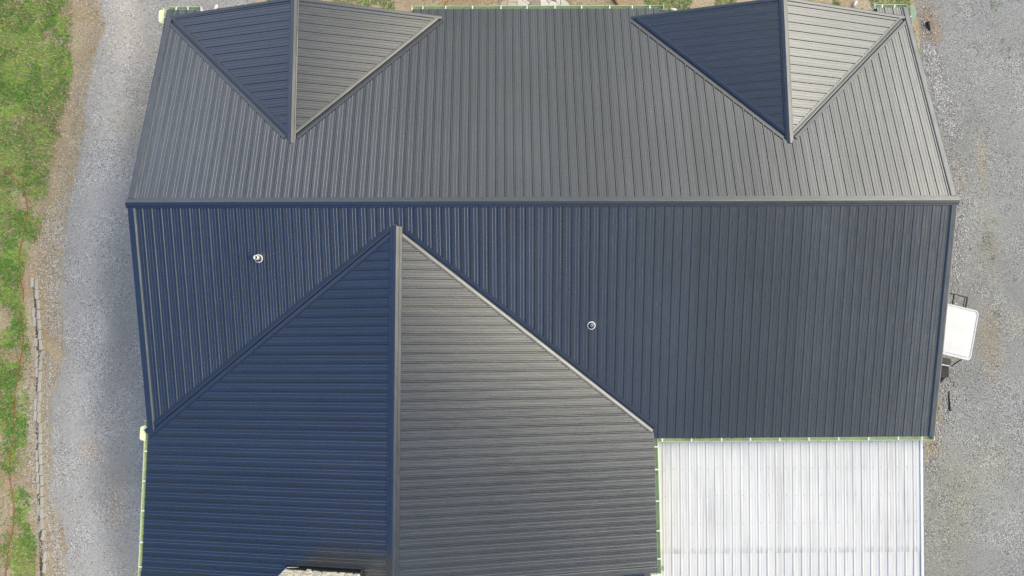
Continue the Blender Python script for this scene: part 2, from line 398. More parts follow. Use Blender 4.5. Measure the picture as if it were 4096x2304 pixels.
def tintR(x, y):
    t = blobs(x, y, [(3960,1370,.35,(1.15,.95,.70),.8,2.6),(3850,1320,.3,(1.1,.95,.8),.4,2),(4080,1290,.35,(1.25,1.15,1.0),.7,1),(3950,1000,.3,(1.1,1.0,.85),.6,4),(3925,650,.15,(1.25,1.05,.8),.7,5),(3840,720,.15,(1.2,1.05,.85),.6,4),
        (3850,1950,.6,(1.02,.98,.80),.7,1.4),(3980,1870,.5,(1.12,1.08,.96),.7,1.5),(4060,2040,.8,(1.15,1.13,1.08),.7,1.3),(3800,2150,.7,(.98,.94,.80),.6,2),(4085,400,.5,(1.18,1.16,1.14),.7,4),(3720,130,.35,(1.05,.76,.52),1.0,1.4),(3700,60,.3,(1.1,.85,.62),1.0,1.6),(3755,1650,.12,(1.25,1.0,.7),.9,3),(3730,1790,.2,(1.2,.95,.65),.9,1.6)])
    f = fbm(x, y, .45)
    return t*(1+.32*(f-.5))[:, None]
def keepR(x, y):
    yy = AT(3640, 0)
    return (x > 19.0) & ((y < 5.6) | (x > 22.4+.5*(fbm(x, y, 1.2)-.5)))
grid_sheet('gravel_yard', 12.0, 34, -16, 14, .07, lambda x, y: keepR(x, y) | ((y < -8.6) & (x > 8.)), tintR, .004, M['gravel_r'])['kind'] = 'structure'

# ---- loose stones (one stuff object per ground), low polyhedra
def stones(name, P, R, C, label, z=.006):
    base = np.array([(1,0,0),(0,1,0),(-1,0,0),(0,-1,0),(0,0,1),(0,0,-1)], float)
    fc = np.array([(0,1,4),(1,2,4),(2,3,4),(3,0,4),(1,0,5),(2,1,5),(3,2,5),(0,3,5)])
    n = len(P); a = rng.random(n)*6.283; sx = R*(.7+.6*rng.random(n)); sy = R*(.6+.5*rng.random(n)); sz = R*(.45+.3*rng.random(n))
    b = base[None]+rng.normal(0, .22, (n, 6, 3)); b = b*np.stack([sx, sy, sz], 1)[:, None]
    x = b[...,0]*np.cos(a)[:,None]-b[...,1]*np.sin(a)[:,None]; y = b[...,0]*np.sin(a)[:,None]+b[...,1]*np.cos(a)[:,None]
    V = np.stack([x+P[:,0,None], y+P[:,1,None], b[...,2]+z+(sz*.4)[:,None]], -1).reshape(-1, 3)
    F = (fc[None]+6*np.arange(n)[:,None,None]).reshape(-1, 3)
    o = numpy_mesh(name, V, F, np.repeat(C, 8, 0), M['stone_bits'])
    return tag(o, label, 'stones', kind='stuff')
def stone_cols(n, warm=0.):
    b = rng.choice([.16, .26, .36, .48, .66, .78], n, p=[.15, .24, .24, .18, .12, .07])*(.85+.3*rng.random(n))
    wm = rng.random(n)*warm
    return np.stack([b*(1+.12*wm), b*(1-.02*wm), b*(1.03-.25*wm)], 1)
n = 26000
y = rng.uniform(-11.2, 8, n); ex = gravel_edge_x(y); x = ex-.25+(rng.random(n)**1.5)*4.6
k = (x < 0.3) & (fbm(x, y, .9)+.25*np.exp(-((x-ex-.7)/.7)**2) > .47)
P = np.c_[x[k], y[k]]; R = rng.uniform(.008, .018, k.sum())
stones('loose_stones', P, R, np.clip(stone_cols(k.sum(), .3)*1.15, 0, .85), 'loose crushed stone scattered over the grey gravel drive left of the house')
n = 26000                                                # pale pebbly mix between the grass and the drive
y = rng.uniform(-11.2, 8, n); ex = gravel_edge_x(y); off = -np.abs(rng.normal(0, .42, n)); x = ex+off
k = (fbm(x, y, 1.1) > .40) & ((y < 1.2) | (rng.random(n) < .25))
stones('pale_pebbles', np.c_[x[k], y[k]], rng.uniform(.010, .021, k.sum()), np.clip(stone_cols(k.sum(), 1.)*1.35, 0, .85), 'pale pebbles spilled between the block edging and the left gravel drive')
n = 24000
x = rng.uniform(20.2, 26.5, n); y = rng.uniform(-11, 8, n)
k = keepR(x, y) & (fbm(x, y, .8) > .44)
stones('loose_stones', np.c_[x[k], y[k]], rng.uniform(.008, .018, k.sum()), stone_cols(k.sum(), .4)*1.05, 'loose crushed stone scattered over the gravel yard right of the house')
# bigger white stones along the drip line under the right rake
Lp = [(3700,60),(3720,200),(3745,300),(3770,420),(3790,520),(3800,640),(3815,720),(3830,900),(3830,1020),(3815,1150),(3790,1530),(3790,1600),(3765,1700),(3745,1790),(3735,1850)]
Lw = np.array([AT(*p)[:2] for p in Lp]); n = 7000; y = np.where(rng.random(n) < .45, rng.uniform(3.0, 6.0, n), rng.uniform(Lw[-1,1]-.3, Lw[0,1]+.3, n))
x = np.interp(-y, -Lw[:,1], Lw[:,0])+rng.normal(0, .17, n)
stones('white_stones', np.c_[x, y], rng.uniform(.010, .025, n), np.clip(stone_cols(n, .9)*1.55, 0, .8), 'band of larger white and buff stones along the drip line of the right rake')

# ---- grass
def blades(name, P, H, Wd, C, label, lean=1.0, cat='grass'):
    """each plant leaf = small folded quad"""
    n = len(P); a = rng.random(n)*6.283; t = rng.uniform(.25, 1.1, n)*lean
    dx = np.cos(a); dy = np.sin(a); px = -dy; py = dx
    z0 = rng.random(n)*.3*H
    b0 = np.stack([P[:,0]-px*Wd*.5, P[:,1]-py*Wd*.5, z0], 1); b1 = np.stack([P[:,0]+px*Wd*.5, P[:,1]+py*Wd*.5, z0], 1)
    L = H*np.sin(t)*1.1; Z = z0+H*np.cos(t)*.8
    m0 = np.stack([P[:,0]+dx*L*.6-px*Wd*.45, P[:,1]+dy*L*.6-py*Wd*.45, z0+(Z-z0)*.8], 1)
    m1 = np.stack([P[:,0]+dx*L*.6+px*Wd*.45, P[:,1]+dy*L*.6+py*Wd*.45, z0+(Z-z0)*.8], 1)
    t0 = np.stack([P[:,0]+dx*L-px*Wd*.15, P[:,1]+dy*L-py*Wd*.15, Z], 1); t1 = np.stack([P[:,0]+dx*L+px*Wd*.15, P[:,1]+dy*L+py*Wd*.15, Z], 1)
    V = np.stack([b0,b1,m1,m0,t1,t0], 1).reshape(-1, 3); o = 6*np.arange(n)[:,None]
    F = np.stack([np.array([0,1,2,3])+o, np.array([3,2,4,5])+o], 1).reshape(-1, 4)
    return tag(numpy_mesh(name, V, F, np.repeat(C, 2, 0), M['leaf']), label, cat, kind='stuff')
GR = [(300,-300),(300,0),(292,100),(286,200),(290,300),(268,400),(232,500),(235,570),(212,640),(205,720),(190,830),(172,930),(118,1030),(98,1060),(88,1150),(100,1250),(118,1380),(128,1500),(118,1600),(105,1728),(112,1800),(98,1880),(125,1960),(118,2080),(150,2180),(140,2304),(140,2700)]
GRw = np.array([AT(*p)[:2] for p in GR])
def grass_edge_x(y): return np.interp(-np.asarray(y), -GRw[:,1], GRw[:,0])
def grass_cols(x, y, n):
    d = fbm(x, y, .7); g = fbm(x+9, y-4, 2.5)
    dark = np.array([.055, .215, .022]); mid = np.array([.17, .35, .045]); lime = np.array([.31, .48, .09]); dry = np.array([.46, .36, .21])
    u = rng.random(n)[:,None]; c = np.where((g > .52)[:,None], lime*u+mid*(1-u), mid*u+dark*(1-u))
    ds = (rng.random(n) < np.clip(.12+.8*(d-.47), 0, .45))[:,None]
    return np.where(ds, dry*(.6+.6*u), c)*(.8+.4*rng.random(n))[:,None]
n = 210000
y = rng.uniform(-11.4, 8.2, n); x = rng.uniform(-8.6, -3.2, n); ge = grass_edge_x(y)
cov = fbm(x, y, .55, 5)*.55+fbm(x+30, y, 2.4, 4)*.45
thr = np.interp(y, [-11, -5, 1, 4, 8], [.455, .445, .43, .41, .385])+np.clip((x-(ge-.55))*.10, 0, .2)-.05*np.exp(-((x-ge+.35)/.3)**2)*(y > 1)
soft = rng.normal(0, .045, n)
k = (x < ge+.10*(fbm(x, y, 4)-.5)+rng.normal(0, .05, n)) & (cov+soft > thr)
P = np.c_[x[k], y[k]]; m_ = k.sum()
blades('grass', P, rng.uniform(.03, .075, m_), rng.uniform(.010, .028, m_), grass_cols(P[:,0], P[:,1], m_), 'patchy green grass and clover along the left edge of the yard')
n = 90000
y = rng.uniform(-11.4, 8.2, n); x = rng.uniform(-8.6, -3.2, n); ge = grass_edge_x(y)
k = (x < ge+rng.normal(0, .07, n)) & (fbm(x+3, y+8, 1.3, 4)+rng.normal(0, .07, n) > .46)
P = np.c_[x[k], y[k]]; m_ = k.sum(); u = rng.random(m_)[:,None]
blades('sparse_grass', P, rng.uniform(.02, .05, m_), rng.uniform(.008, .018, m_), (np.array([.13, .22, .05])*u+np.array([.25, .21, .11])*(1-u))*(.7+.5*rng.random((m_, 1))), 'thin olive and brown grass growing over the bare soil at far left')
n = 80000                                              # dead straw lying between grass and gravel
y = rng.uniform(-11.4, 8.2, n); ex = gravel_edge_x(y); x = np.where(rng.random(n) < .5, rng.uniform(-8.6, -2.6, n), ex+.1-np.abs(rng.normal(0, .6, n))); k = (x < ex+.12) & ((y > .5) | (rng.random(n) < .45))
P = np.c_[x[k], y[k]]; m_ = k.sum(); b = (.5+.7*rng.random(m_))[:,None]
blades('dry_straw', P, rng.uniform(.02, .07, m_), rng.uniform(.004, .009, m_), np.array([.66, .56, .38])*b, 'dry straw coloured grass stems scattered between green grass and gravel', 1.25, 'straw')
def patch(name, x0, x1, y0, y1, n, f, label, hi=.06):
    x = rng.uniform(x0, x1, n); y = rng.uniform(y0, y1, n); k = f(x, y); P = np.c_[x[k], y[k]]
    blades(name, P, rng.uniform(.03, hi, k.sum()), rng.uniform(.010, .022, k.sum()), grass_cols(P[:,0], P[:,1], k.sum()), label)
patch('grass', .6, 6.0, 5.6, 8.4, 22000, lambda x, y: (fbm(x, y, 1.1) > .42+.12*np.clip((2.2-x), 0, 1)+.25*np.clip(x-5.55, 0, 1)), 'strip of bright lawn in front of the left front gable')
patch('grass', 13.1, 22.2, 5.6, 8.4, 34000, lambda x, y: (fbm(x, y, 1.4) > .47+.10*(np.abs(x-19) < 1.5)), 'strip of patchy lawn in front of the right front gable')
wp = [(3985,25,.12,90),(3970,15,.08,50),(4010,163,.05,24),(4035,195,.05,24),(4038,230,.04,20),(3975,885,.05,30),(3950,940,.10,70),(3955,985,.13,110),(3970,1030,.06,30),(3940,895,.03,12),(3978,1255,.05,26),(3990,1262,.03,12),(4060,1120,.05,16)]
PX = np.concatenate([np.array(AT(a, b)[:2])+rng.normal(0, r, (c, 2)) for a, b, r, c in wp]); m_ = len(PX)
blades('weeds', PX, rng.uniform(.015, .035, m_), rng.uniform(.010, .020, m_), grass_cols(PX[:,0], PX[:,1], m_)*.75, 'small green weeds sprouting in the gravel yard on the right', 1., 'weeds')
# mulch bed, flagstone path and timber edging at the top, in front of the porch
mb = MB(); a = [AT(2000,-60), AT(1985,70), AT(2310,70), AT(2262,-60), AT(2250,-200), AT(2010,-200)]
mb.add([(p[0], p[1], .012) for p in a], [tuple(range(6))[::-1]]); tag(mb.build('flagstone_path', M['flag']), kind='structure')
n = 6000; x = rng.uniform(6.6, 13.2, n); y = rng.uniform(6.2, 8.3, n); ax = AT(1985, 0)[0]; bx = AT(2300, 0)[0]
k = ((x < ax-.02) | (x > bx+.08)) & (x < AT(2480, 0)[0]); kk = k.sum()
b = (.45+.9*rng.random(kk))[:,None]
blades('wood_chips', np.c_[x[k], y[k]], rng.uniform(.02, .05, kk), rng.uniform(.010, .022, kk), np.array([.52, .40, .24])*b, 'pale wood chip mulch either side of the flagstone path', 1.3, 'mulch')
for (p0, p1, lab) in (((1760, 32), (1800, -14), 'brown landscape timber lying left of the flagstone path'), ((2482, 32), (2448, -20), 'brown landscape timber lying right of the flagstone path')):
    A, B = Vector(AT(*p0)), Vector(AT(*p1)); d = (B-A).normalized(); c = (A+B)/2; nrm = Vector((-d.y, d.x, 0))
    t_ = MB(); t_.obox((0,0,.05), d*((B-A).length/2+.4), nrm*.05, (0,0,.05)); o = t_.build('landscape_timber', M['wood']); o.location = c
    bv = o.modifiers.new('b', 'BEVEL'); bv.width = .012; bv.segments = 2
    tag(o, lab, 'timber', 'landscape timbers in front of the porch')

# ------------------------------------------------------------------ house
PM = .25267; EL = 5.913                                  # main pitch, lower eave run
G1 = (3.75569, -.43516, .25176); G2 = (16.4219, -.42456, .25024); G3 = (6.48125, -.14959, .19763)   # ridge x, ridge drop, pitch
W = 20.3
house = empty('house', (10, 0, 0)); 
tag(house, 'large house with charcoal ribbed steel roof, two front gables and one long rear gable', 'house')
def hb(mb, name, m, parent=None, smooth=False):
    for i, p in enumerate(mb.v): mb.v[i] = (p[0]-10, p[1], p[2])
    return mb.build(name, m, parent or house, smooth)
RIBP = .2286
def prof_us(u0, u1, phase, inner=3, rh=.018, kind='dark'):
    """profile across the ribs: list of (u, h)"""
    L = []
    k = math.floor((u0-phase)/RIBP)-1
    while phase+k*RIBP < u1+RIBP:
        c = phase+k*RIBP; jw = 0
        L += [(c-.027, 0), (c-.012, rh), (c+.012, rh), (c+.027, 0)]
        for q in (.0762, .1524):
            L += [(c+q-.010, 0), (c+q-.004, .0036), (c+q+.004, .0036), (c+q+.010, 0)]
        k += 1
    L = [p for p in L if u0 < p[0] < u1]
    return [(u0, 0)]+L+[(u1, 0)]
def sheet(mb, P, u0, u1, ivals, phase, extra=(), nv=1, screws=None, sm=1, rh=.018):
    """P(u,s,h)->point ; ivals(u)->list of (key, s0, s1)"""
    pr = prof_us(u0, u1, phase, rh=rh)
    hs = lambda u: float(np.interp(u, [a for a, b in pr], [b for a, b in pr]))
    us = sorted(set([a for a, b in pr]+[e for e in extra if u0 < e < u1]))
    for a, b in zip(us[:-1], us[1:]):
        if b-a < 1e-5: continue
        e = 1e-4
        IA = {k: (s0, s1) for k, s0, s1 in ivals(a+e)}; IB = {k: (s0, s1) for k, s0, s1 in ivals(b-e)}
        for k in IA:
            if k not in IB: continue
            (a0, a1), (b0, b1) = IA[k], IB[k]
            if a1 <= a0+1e-4 and b1 <= b0+1e-4: continue
            a1 = max(a1, a0); b1 = max(b1, b0)
            vs = []; uv = []
            for i in range(nv+1):
                t = i/nv
                sa = a0+(a1-a0)*t; sb = b0+(b1-b0)*t
                vs += [P(a, sa, hs(a)), P(b, sb, hs(b))]; uv += [(a, sa), (b, sb)]
            mb.add(vs, [(2*i, 2*i+1, 2*i+3, 2*i+2) for i in range(nv)], uv)
    if screws:
        mb.cur = sm; c = phase+math.floor((u0-phase)/RIBP)*RIBP
        j = 0
        while c < u1:
            for s in screws[0]:
                uu = c+screws[1]+random.uniform(-.004, .004); ss = s+random.uniform(-.012, .012)
                if u0 < uu < u1 and any(a+.03 < ss < b-.03 for _, a, b in ivals(uu)):
                    r = screws[2]; vs = [P(uu+r*math.cos(t), ss+r*math.sin(t), .010) for t in [i*1.0472 for i in range(6)]]+[P(uu+r*math.cos(t), ss+r*math.sin(t), .001) for t in [i*1.0472 for i in range(6)]]
                    mb.add(vs, [(0,1,2,3,4,5)]+[(i,6+i,6+(i+1)%6,(i+1)%6) for i in range(6)], [(uu, ss)]*12)
            c += RIBP; j += 1
        mb.cur = 0
GAP = .10
def valleyY(g, X): return (g[2]*abs(X-g[0])-g[1])/PM            # |Y| of the valley at X on the main plane
def valleyS(g, Y): return (g[1]+PM*abs(Y))/g[2]                  # distance from gable ridge at Y
eaveU = lambda X: 5.682+.0038*X
PU = lambda u, s, h: (u, s, HR-PM*s+h)
PL = lambda u, s, h: (u, -s, HR-PM*s+h)
def iv_up(X):
    E = eaveU(X); out_ = []
    for g, lo, hi, e0, e1 in ((G1, .04, 7.415, .835, 6.679), (G2, 12.66, 20.215, 13.439, 19.461)):
        if lo < X < hi:
            out_.append(('a', .1, valleyY(g, X)-GAP))
            if X < e0 or X > e1: out_.append(('b', valleyY(g, X)+.03, E))
            return [q for q in out_ if q[2] > q[1]]
    return [('a', .1, E)]
mb = MB(); sheet(mb, PU, .02, W-.02, iv_up, .03, extra=(.04,.835,3.7557,6.679,7.415,12.66,13.439,16.4219,19.461,20.215), screws=([.55+.66*i for i in range(8)]+[5.58], .205, .010))
hb(mb, 'roof_slope', [M['roof'], M['screwd']])
def iv_lo(X):
    if X < 12.97: return [('a', .1, min(EL+.01, valleyY(G3, X)-GAP*1.1))]
    return [('a', .1, EL+.01)]
mb = MB(); sheet(mb, PL, .02, W-.02, iv_lo, .08, extra=(6.48, 12.97), screws=([.5+.66*i for i in range(8)], .205, .006))
hb(mb, 'roof_slope', [M['roof'], M['screwd']])
# gable slopes
FY = 5.44
for g in (G1, G2):
    for sgn in (-1, 1):
        P = lambda u, s, h, g=g, sgn=sgn: (g[0]+sgn*s, u, HR+g[1]-g[2]*s+h)
        y0 = -g[1]/PM+.02
        mb = MB(); sheet(mb, P, y0, FY, lambda Y, g=g: [('a', .1, valleyS(g, Y)-GAP)], .11 if sgn < 0 else .05, screws=([.7, 1.4, 2.1, 2.8], .205, .009))
        hb(mb, 'roof_slope', [M['roof'], M['screwd']])
XL3, XR3, YE3 = -.04, 12.99, -9.235
for sgn, ev in ((-1, G3[0]-XL3), (1, XR3-G3[0])):
    P = lambda u, s, h, sgn=sgn: (G3[0]+sgn*s, -u, HR+G3[1]-G3[2]*s+h)
    y0 = -G3[1]/PM+.02
    def iv3(Y, sgn=sgn, ev=ev):
        s1 = min(ev, valleyS(G3, Y)-GAP*1.15)
        if sgn < 0 and Y > 8.74 :                      # chimney opening in the left slope
            return [('a', .1, G3[0]-5.74), ('c', G3[0]-3.80, s1)]
        return [('a', .1, s1)]
    mb = MB(); sheet(mb, P, y0, -YE3, iv3, .02, extra=(5.74, 8.739, 8.741), screws=([.12+.9*i for i in range(8)], .205, .009))
    hb(mb, 'roof_slope', [M['roof'], M['screwd']])
# decking below the sheets
dk = MB(); d0 = -.022
zz = lambda Y: HR-PM*abs(Y)+d0
dk.prism([(0.02,0,zz(0)),(0.02,5.2,zz(5.2)),(W-.02,5.2,zz(5.2)),(W-.02,0,zz(0))][::-1], .16)
for a, b in ((.02,.835),(6.679,13.439),(19.461,W-.02)):
    dk.prism([(a,5.2,zz(5.2)),(a,eaveU(a)-.05,zz(eaveU(a)-.05)),(b,eaveU(b)-.05,zz(eaveU(b)-.05)),(b,5.2,zz(5.2))][::-1], .16)
dk.prism([(0.02,0,zz(0)),(W-.02,0,zz(0)),(W-.02,-EL+.05,zz(EL-.05)),(0.02,-EL+.05,zz(EL-.05))][::-1], .16)
for g in (G1, G2):
    ya = -g[1]/PM+.15; sc_ = valleyS(g, FY-.06)
    for sgn in (-1, 1):
        q = [(g[0],ya,HR+g[1]+d0-.01),(g[0],FY-.06,HR+g[1]+d0-.01),(g[0]+sgn*(sc_-.12),FY-.06,HR+g[1]-g[2]*(sc_-.12)+d0-.01)]
        dk.prism(q if sgn > 0 else q[::-1], .10)
for sgn, ev in ((-1, G3[0]-XL3-.05), (1, XR3-.05-G3[0])):
    ya = .75; yv = -(G3[2]*(ev-.15)-G3[1])/PM
    x1 = G3[0]+sgn*ev; z1 = HR+G3[1]-G3[2]*ev+d0
    q = [(G3[0],-ya,HR+G3[1]+d0-.01),(x1,yv-.2,z1-.01),(x1,YE3+.06,z1-.01),(G3[0],YE3+.06,HR+G3[1]+d0-.01)]
    dk.prism(q[::-1] if sgn > 0 else q, .10)
hb(dk, 'roof_deck', M['fascia'])
# ridge caps
def cap_profile(p, w=.128):
    """(o, h) around a ridge whose two sides fall at pitch p"""
    f = lambda o, up: (o, -p*abs(o)+up)
    half = [f(w, .019), f(w-.004, .027), f(.085, .030), f(.079, .043), f(.008, .047)]
    top = [(-a, b) for a, b in half]+half[::-1]
    bot = [(a, b-.006) for a, b in top][::-1]
    return top+bot
mb = MB(); mb.sweep((-.06, 0, HR), (W+.06, 0, HR), (0,-1,0), cap_profile(PM), True); hb(mb, 'ridge_cap', M['trim'])
for g in (G1, G2):
    mb = MB(); mb.sweep((g[0], -g[1]/PM-.10, HR+g[1]), (g[0], FY+.06, HR+g[1]), (1,0,0), cap_profile(g[2], .115)); hb(mb, 'ridge_cap', M['trim'])
mb = MB(); mb.sweep((G3[0], G3[1]/PM+.02, HR+G3[1]), (G3[0], YE3-.06, HR+G3[1]), (1,0,0), cap_profile(G3[2], .155)); hb(mb, 'ridge_cap', M['trim'])
# valley flashings: bevel down from the gable sheet to a groove, then up to the main sheet
def valley(g, sgn, ysgn, Yend, Ybeg, gw=.125, mw=.125, drop=.03, lip=.018):
    """from near the apex (|Y|=Ybeg) to |Y|=Yend"""
    def row(Y):
        s = valleyS(g, Y); x = g[0]+sgn*s; yy = ysgn*Y; z = HR-PM*Y
        t = Vector((sgn*PM, ysgn*g[2], 0)).normalized()       # direction of the valley in plan
        n_ = Vector((sgn*g[2]*0+sgn*abs(t.y), -ysgn*abs(t.x), 0)).normalized()   # towards the main sheet (away from gable)
        def pt(o, up):                                        # o>0 on the main side, o<0 on the gable side
            X_ = x+n_.x*o; Y_ = yy+n_.y*o
            if o >= 0: Zp = HR-PM*abs(Y_)
            else: Zp = HR+g[1]-g[2]*abs(X_-g[0])
            return (X_, Y_, Zp+up)
        return [pt(-gw, .006), pt(-gw+.006, .0205), pt(-.082, .0215), pt(-.024, lip), pt(-.014, -.022), pt(.008, -.022), pt(.020, .010), pt(.045, .0205), pt(mw-.004, .0205), pt(mw, .004)]
    A, B = row(Ybeg), row(Yend); n = len(A); mb = MB()
    L = (Vector(A[3])-Vector(B[3])).length
    mb.add(A+B, [(i, i+1, n+i+1, n+i) if sgn*ysgn > 0 else (i+1, i, n+i, n+i+1) for i in range(n-1)], [(i*.03, 0) for i in range(n)]+[(i*.03, L) for i in range(n)])
    hb(mb, 'valley_flashing', M['trim'])
for g in (G1, G2):
    for sgn in (-1, 1): valley(g, sgn, 1, FY-.05, -g[1]/PM+.10, lip=.006 if g is G2 else .019)
valley(G3, -1, -1, 5.70, .72); valley(G3, 1, -1, 5.68, .72, lip=.006)
# rake trims
def rake(A, B, inward, name='rake_trim', w=.14):
    prof = [(-.02, -.17), (-.02, .034), (0, .038), (w-.03, .038), (w-.02, .036), (w+.008, .003), (w, .001), (w-.028, .030), (-.012, .028), (-.012, -.17)]
    mb = MB(); mb.sweep(A, B, inward, prof); hb(mb, name, M['trim'])
for X, inw in ((0, (1,0,0)), (W, (-1,0,0))):
    rake((X, .12, HR-PM*.12), (X, eaveU(X), HR-PM*eaveU(X)), inw)
rake((0, -.12, HR-PM*.12), (0, -5.78, HR-PM*5.78), (1,0,0)); rake((W, -.12, HR-PM*.12), (W, -EL, HR-PM*EL), (-1,0,0))
for g in (G1, G2):
    for sgn in (-1, 1):
        s1 = valleyS(g, FY)
        rake((g[0]+sgn*.1, FY+.03, HR+g[1]-g[2]*.1-.016), (g[0]+sgn*(s1-.02), FY, HR+g[1]-g[2]*(s1-.02)-.016), (0,-1,0), w=.08)
for sgn, ev in ((-1, G3[0]-XL3), (1, XR3-G3[0])):
    rake((G3[0]+sgn*.1, YE3, HR+G3[1]-G3[2]*.1), (G3[0]+sgn*ev, YE3, HR+G3[1]-G3[2]*ev), (0,1,0))
# walls
def wallbox(x0, x1, y0, y1, h): 
    mb = MB(); mb.box(x0, x1, y0, y1, 0, h); return mb
mb = MB(); mb.box(.45, W-.45, -5.35, 5.0, 0, 2.62); hb(mb, 'wall', M['siding'])
mb = MB(); mb.box(.45, 12.5, -8.85, -5.352, 0, 2.56); hb(mb, 'wall', M['siding'])
mb = MB()                                               # gable end walls
for X in (.45, W-.47):
    mb = MB()
    mb.add([(X,-5.35,2.621),(X,5.0,2.621),(X,0,HR-.2),(X+.02,-5.35,2.621),(X+.02,5.0,2.621),(X+.02,0,HR-.2)], [(0,1,2),(3,5,4),(0,3,4,1),(1,4,5,2),(2,5,3,0)]); hb(mb, 'gable_wall', M['siding'])
for g in (G1, G2):
    mb = MB(); x0, x1 = g[0]-2.85, g[0]+2.85
    mb.add([(x0,5.001,0),(x1,5.001,0),(x1,5.001,2.7),(g[0],5.001,3.5),(x0,5.001,2.7),(x0,5.15,0),(x1,5.15,0),(x1,5.15,2.7),(g[0],5.15,3.5),(x0,5.15,2.7)],
           [(0,1,2,3,4),(9,8,7,6,5),(0,5,6,1),(1,6,7,2),(2,7,8,3),(3,8,9,4),(4,9,5,0)]); hb(mb, 'gable_wall', M['siding'])
mb = MB()
mb.add([(.45,-8.852,2.5),(12.5,-8.852,2.5),(6.48,-8.852,3.75),(.45,-8.9,2.5),(12.5,-8.9,2.5),(6.48,-8.9,3.75)], [(0,1,2),(3,5,4),(0,3,4,1),(1,4,5,2),(2,5,3,0)])
hb(mb, 'gable_wall', M['siding'])

# gutters
GP = [(-.012,.012),(-.012,-.115),(.075,-.115),(.112,-.055),(.118,.004),(.106,.010),(.100,.004),(.104,-.002),(.111,-.008),(.104,-.052),(.070,-.108),(-.004,-.108),(-.004,.012)]
def gutter(A, B, outd, hang=(), endcaps=(), m='gutter', wide=1.0, join=None):
    mb = MB(); pr = [(o*wide, h) for o, h in GP]; mb.sweep(A, B, outd, pr)
    g = hb(mb, 'gutter', M[m]); A_, B_, o_ = Vector(A), Vector(B), Vector(outd).normalized(); d = (B_-A_).normalized()
    for t in hang:                                      # t = coordinate along the long axis
        ax = 0 if abs(d.x) > abs(d.y) else 1
        k = (t-A_[ax])/(B_[ax]-A_[ax]); c = A_.lerp(B_, k)+o_*(.048*wide)+Vector((0,0,.008))
        h = MB(); h.obox(c, d*.015, o_*(.056*wide), (0,0,.0035)); h.obox(c+o_*(.052*wide)+Vector((0,0,-.008)), d*.015, o_*.004, (0,0,.012))
        hb(h, 'hanger', M['white'], g)
    for e in endcaps:
        c = A_ if e == 0 else B_; s_ = -1 if e == 0 else 1
        h = MB(); pp = [(-.014,.016),(-.014,-.12),(.078,-.12),(.118,-.056),(.126,.012)]
        h.sweep(c+d*s_*.002, c+d*s_*.016, outd, [(o*wide, z) for o, z in pp]); hb(h, 'end_cap', M['cream'], g)
    return g
zU = lambda X: HR-PM*eaveU(X)-.02
def hx(L, z, y=40): return [AT(p, y, z)[0] for p in L]
def hy(L, z): return [AT(px, py, z)[1] for px, py in L]
zc = zU(10)
gutter((6.64, eaveU(6.6)-.012, zU(6.6)), (13.56, eaveU(13.5)-.012, zU(13.5)), (0,1,0), hx([1692,1783,1890,2004,2108,2220,2327,2439,2529,2600], zc, 36), (0, 1))
gutter((-.03, eaveU(0)-.012, zU(0)), (.86, eaveU(.8)-.012, zU(.8)), (0,1,0), hx([706, 753], zc, 35), (1,))
gutter((19.44, eaveU(19.4)-.012, zU(19.4)), (20.33, eaveU(20.3)-.012, zU(20.3)), (0,1,0), hx([3529, 3579], zc, 28), (0,))
gutter((-.045, 5.76, zU(0)), (-.045, 4.98, zU(0)), (-1,0,0), hy([(660,71),(655,104)], zc), (1,))
gutter((20.345, 5.84, zU(20)), (20.345, 5.02, zU(20)), (1,0,0), hy([(3633, 65)], zc), (1,))
zL = HR-PM*EL-.022
gutter((13.02, -EL-.0, zL), (W+.02, -EL-.0, zL), (0,-1,0), hx([2649,2766,2886,3001,3119,3236,3354,3474,3593,3688], zL, 1756), (1,), wide=.96)
zR3 = HR+G3[1]-G3[2]*(XR3-G3[0])-.022; zL3 = HR+G3[1]-G3[2]*(G3[0]-XL3)-.022
gutter((XR3-.0, -EL-.02, zR3), (XR3-.0, -9.30, zR3), (1,0,0), hy([(2619,1787),(2622,1878),(2627,2004),(2631,2123),(2635,2235)], zR3), (1,), wide=.88)
gutter((XL3-.0, -5.38, zL3), (XL3-.0, -9.6, zL3), (-1,0,0), hy([(594,1709),(586,1805),(580,1924),(573,2043),(568,2169),(564,2267)], zL3), (0,), wide=.9)
# inside corner piece between the two rear gutters
mb = MB(); mb.box(XR3-.05, XR3+.07, -EL-.07, -EL+.04, zR3-.118, zR3-.110); hb(mb, 'gutter_corner', M['gutter'])
# splash guards at the foot of the valleys
def guard(c, L, outd, m, h=.10):
    c = Vector(c); o = Vector(outd); d = Vector((0,1,0)); n = 14; vs = []
    for i in range(n+1):
        t = -1+2*i/n; cr = (1-abs(t)**9)                 # rounded ends
        base = c+d*(L/2*t)
        vs += [base, base+o*(.11*cr+.005)+Vector((0,0,h*.55*cr+.002)), base+o*(.11*cr+.009)+Vector((0,0,h*.55*cr-.004)), base+Vector((0,0,-.006))]
    fs = [(4*i+k, 4*i+(k+1)%4, 4*i+4+(k+1)%4, 4*i+4+k) for i in range(n) for k in range(4)]+[(3,2,1,0),(4*n,4*n+1,4*n+2,4*n+3)]
    mb = MB(); mb.add(vs, fs); hb(mb, 'splash_guard', M[m])
yA, yB = AT(575,1700,zL3)[1], AT(575,1764,zL3)[1]
guard((XL3-.07, (yA+yB)/2, zL3+.005), abs(yA-yB), (-1,0,0), 'gutter_sunlit')
yA, yB = AT(648,40,zc)[1], AT(648,98,zc)[1]; guard((-.12, (yA+yB)/2, zU(0)+.005), abs(yA-yB), (-1,0,0), 'gutter_sunlit')
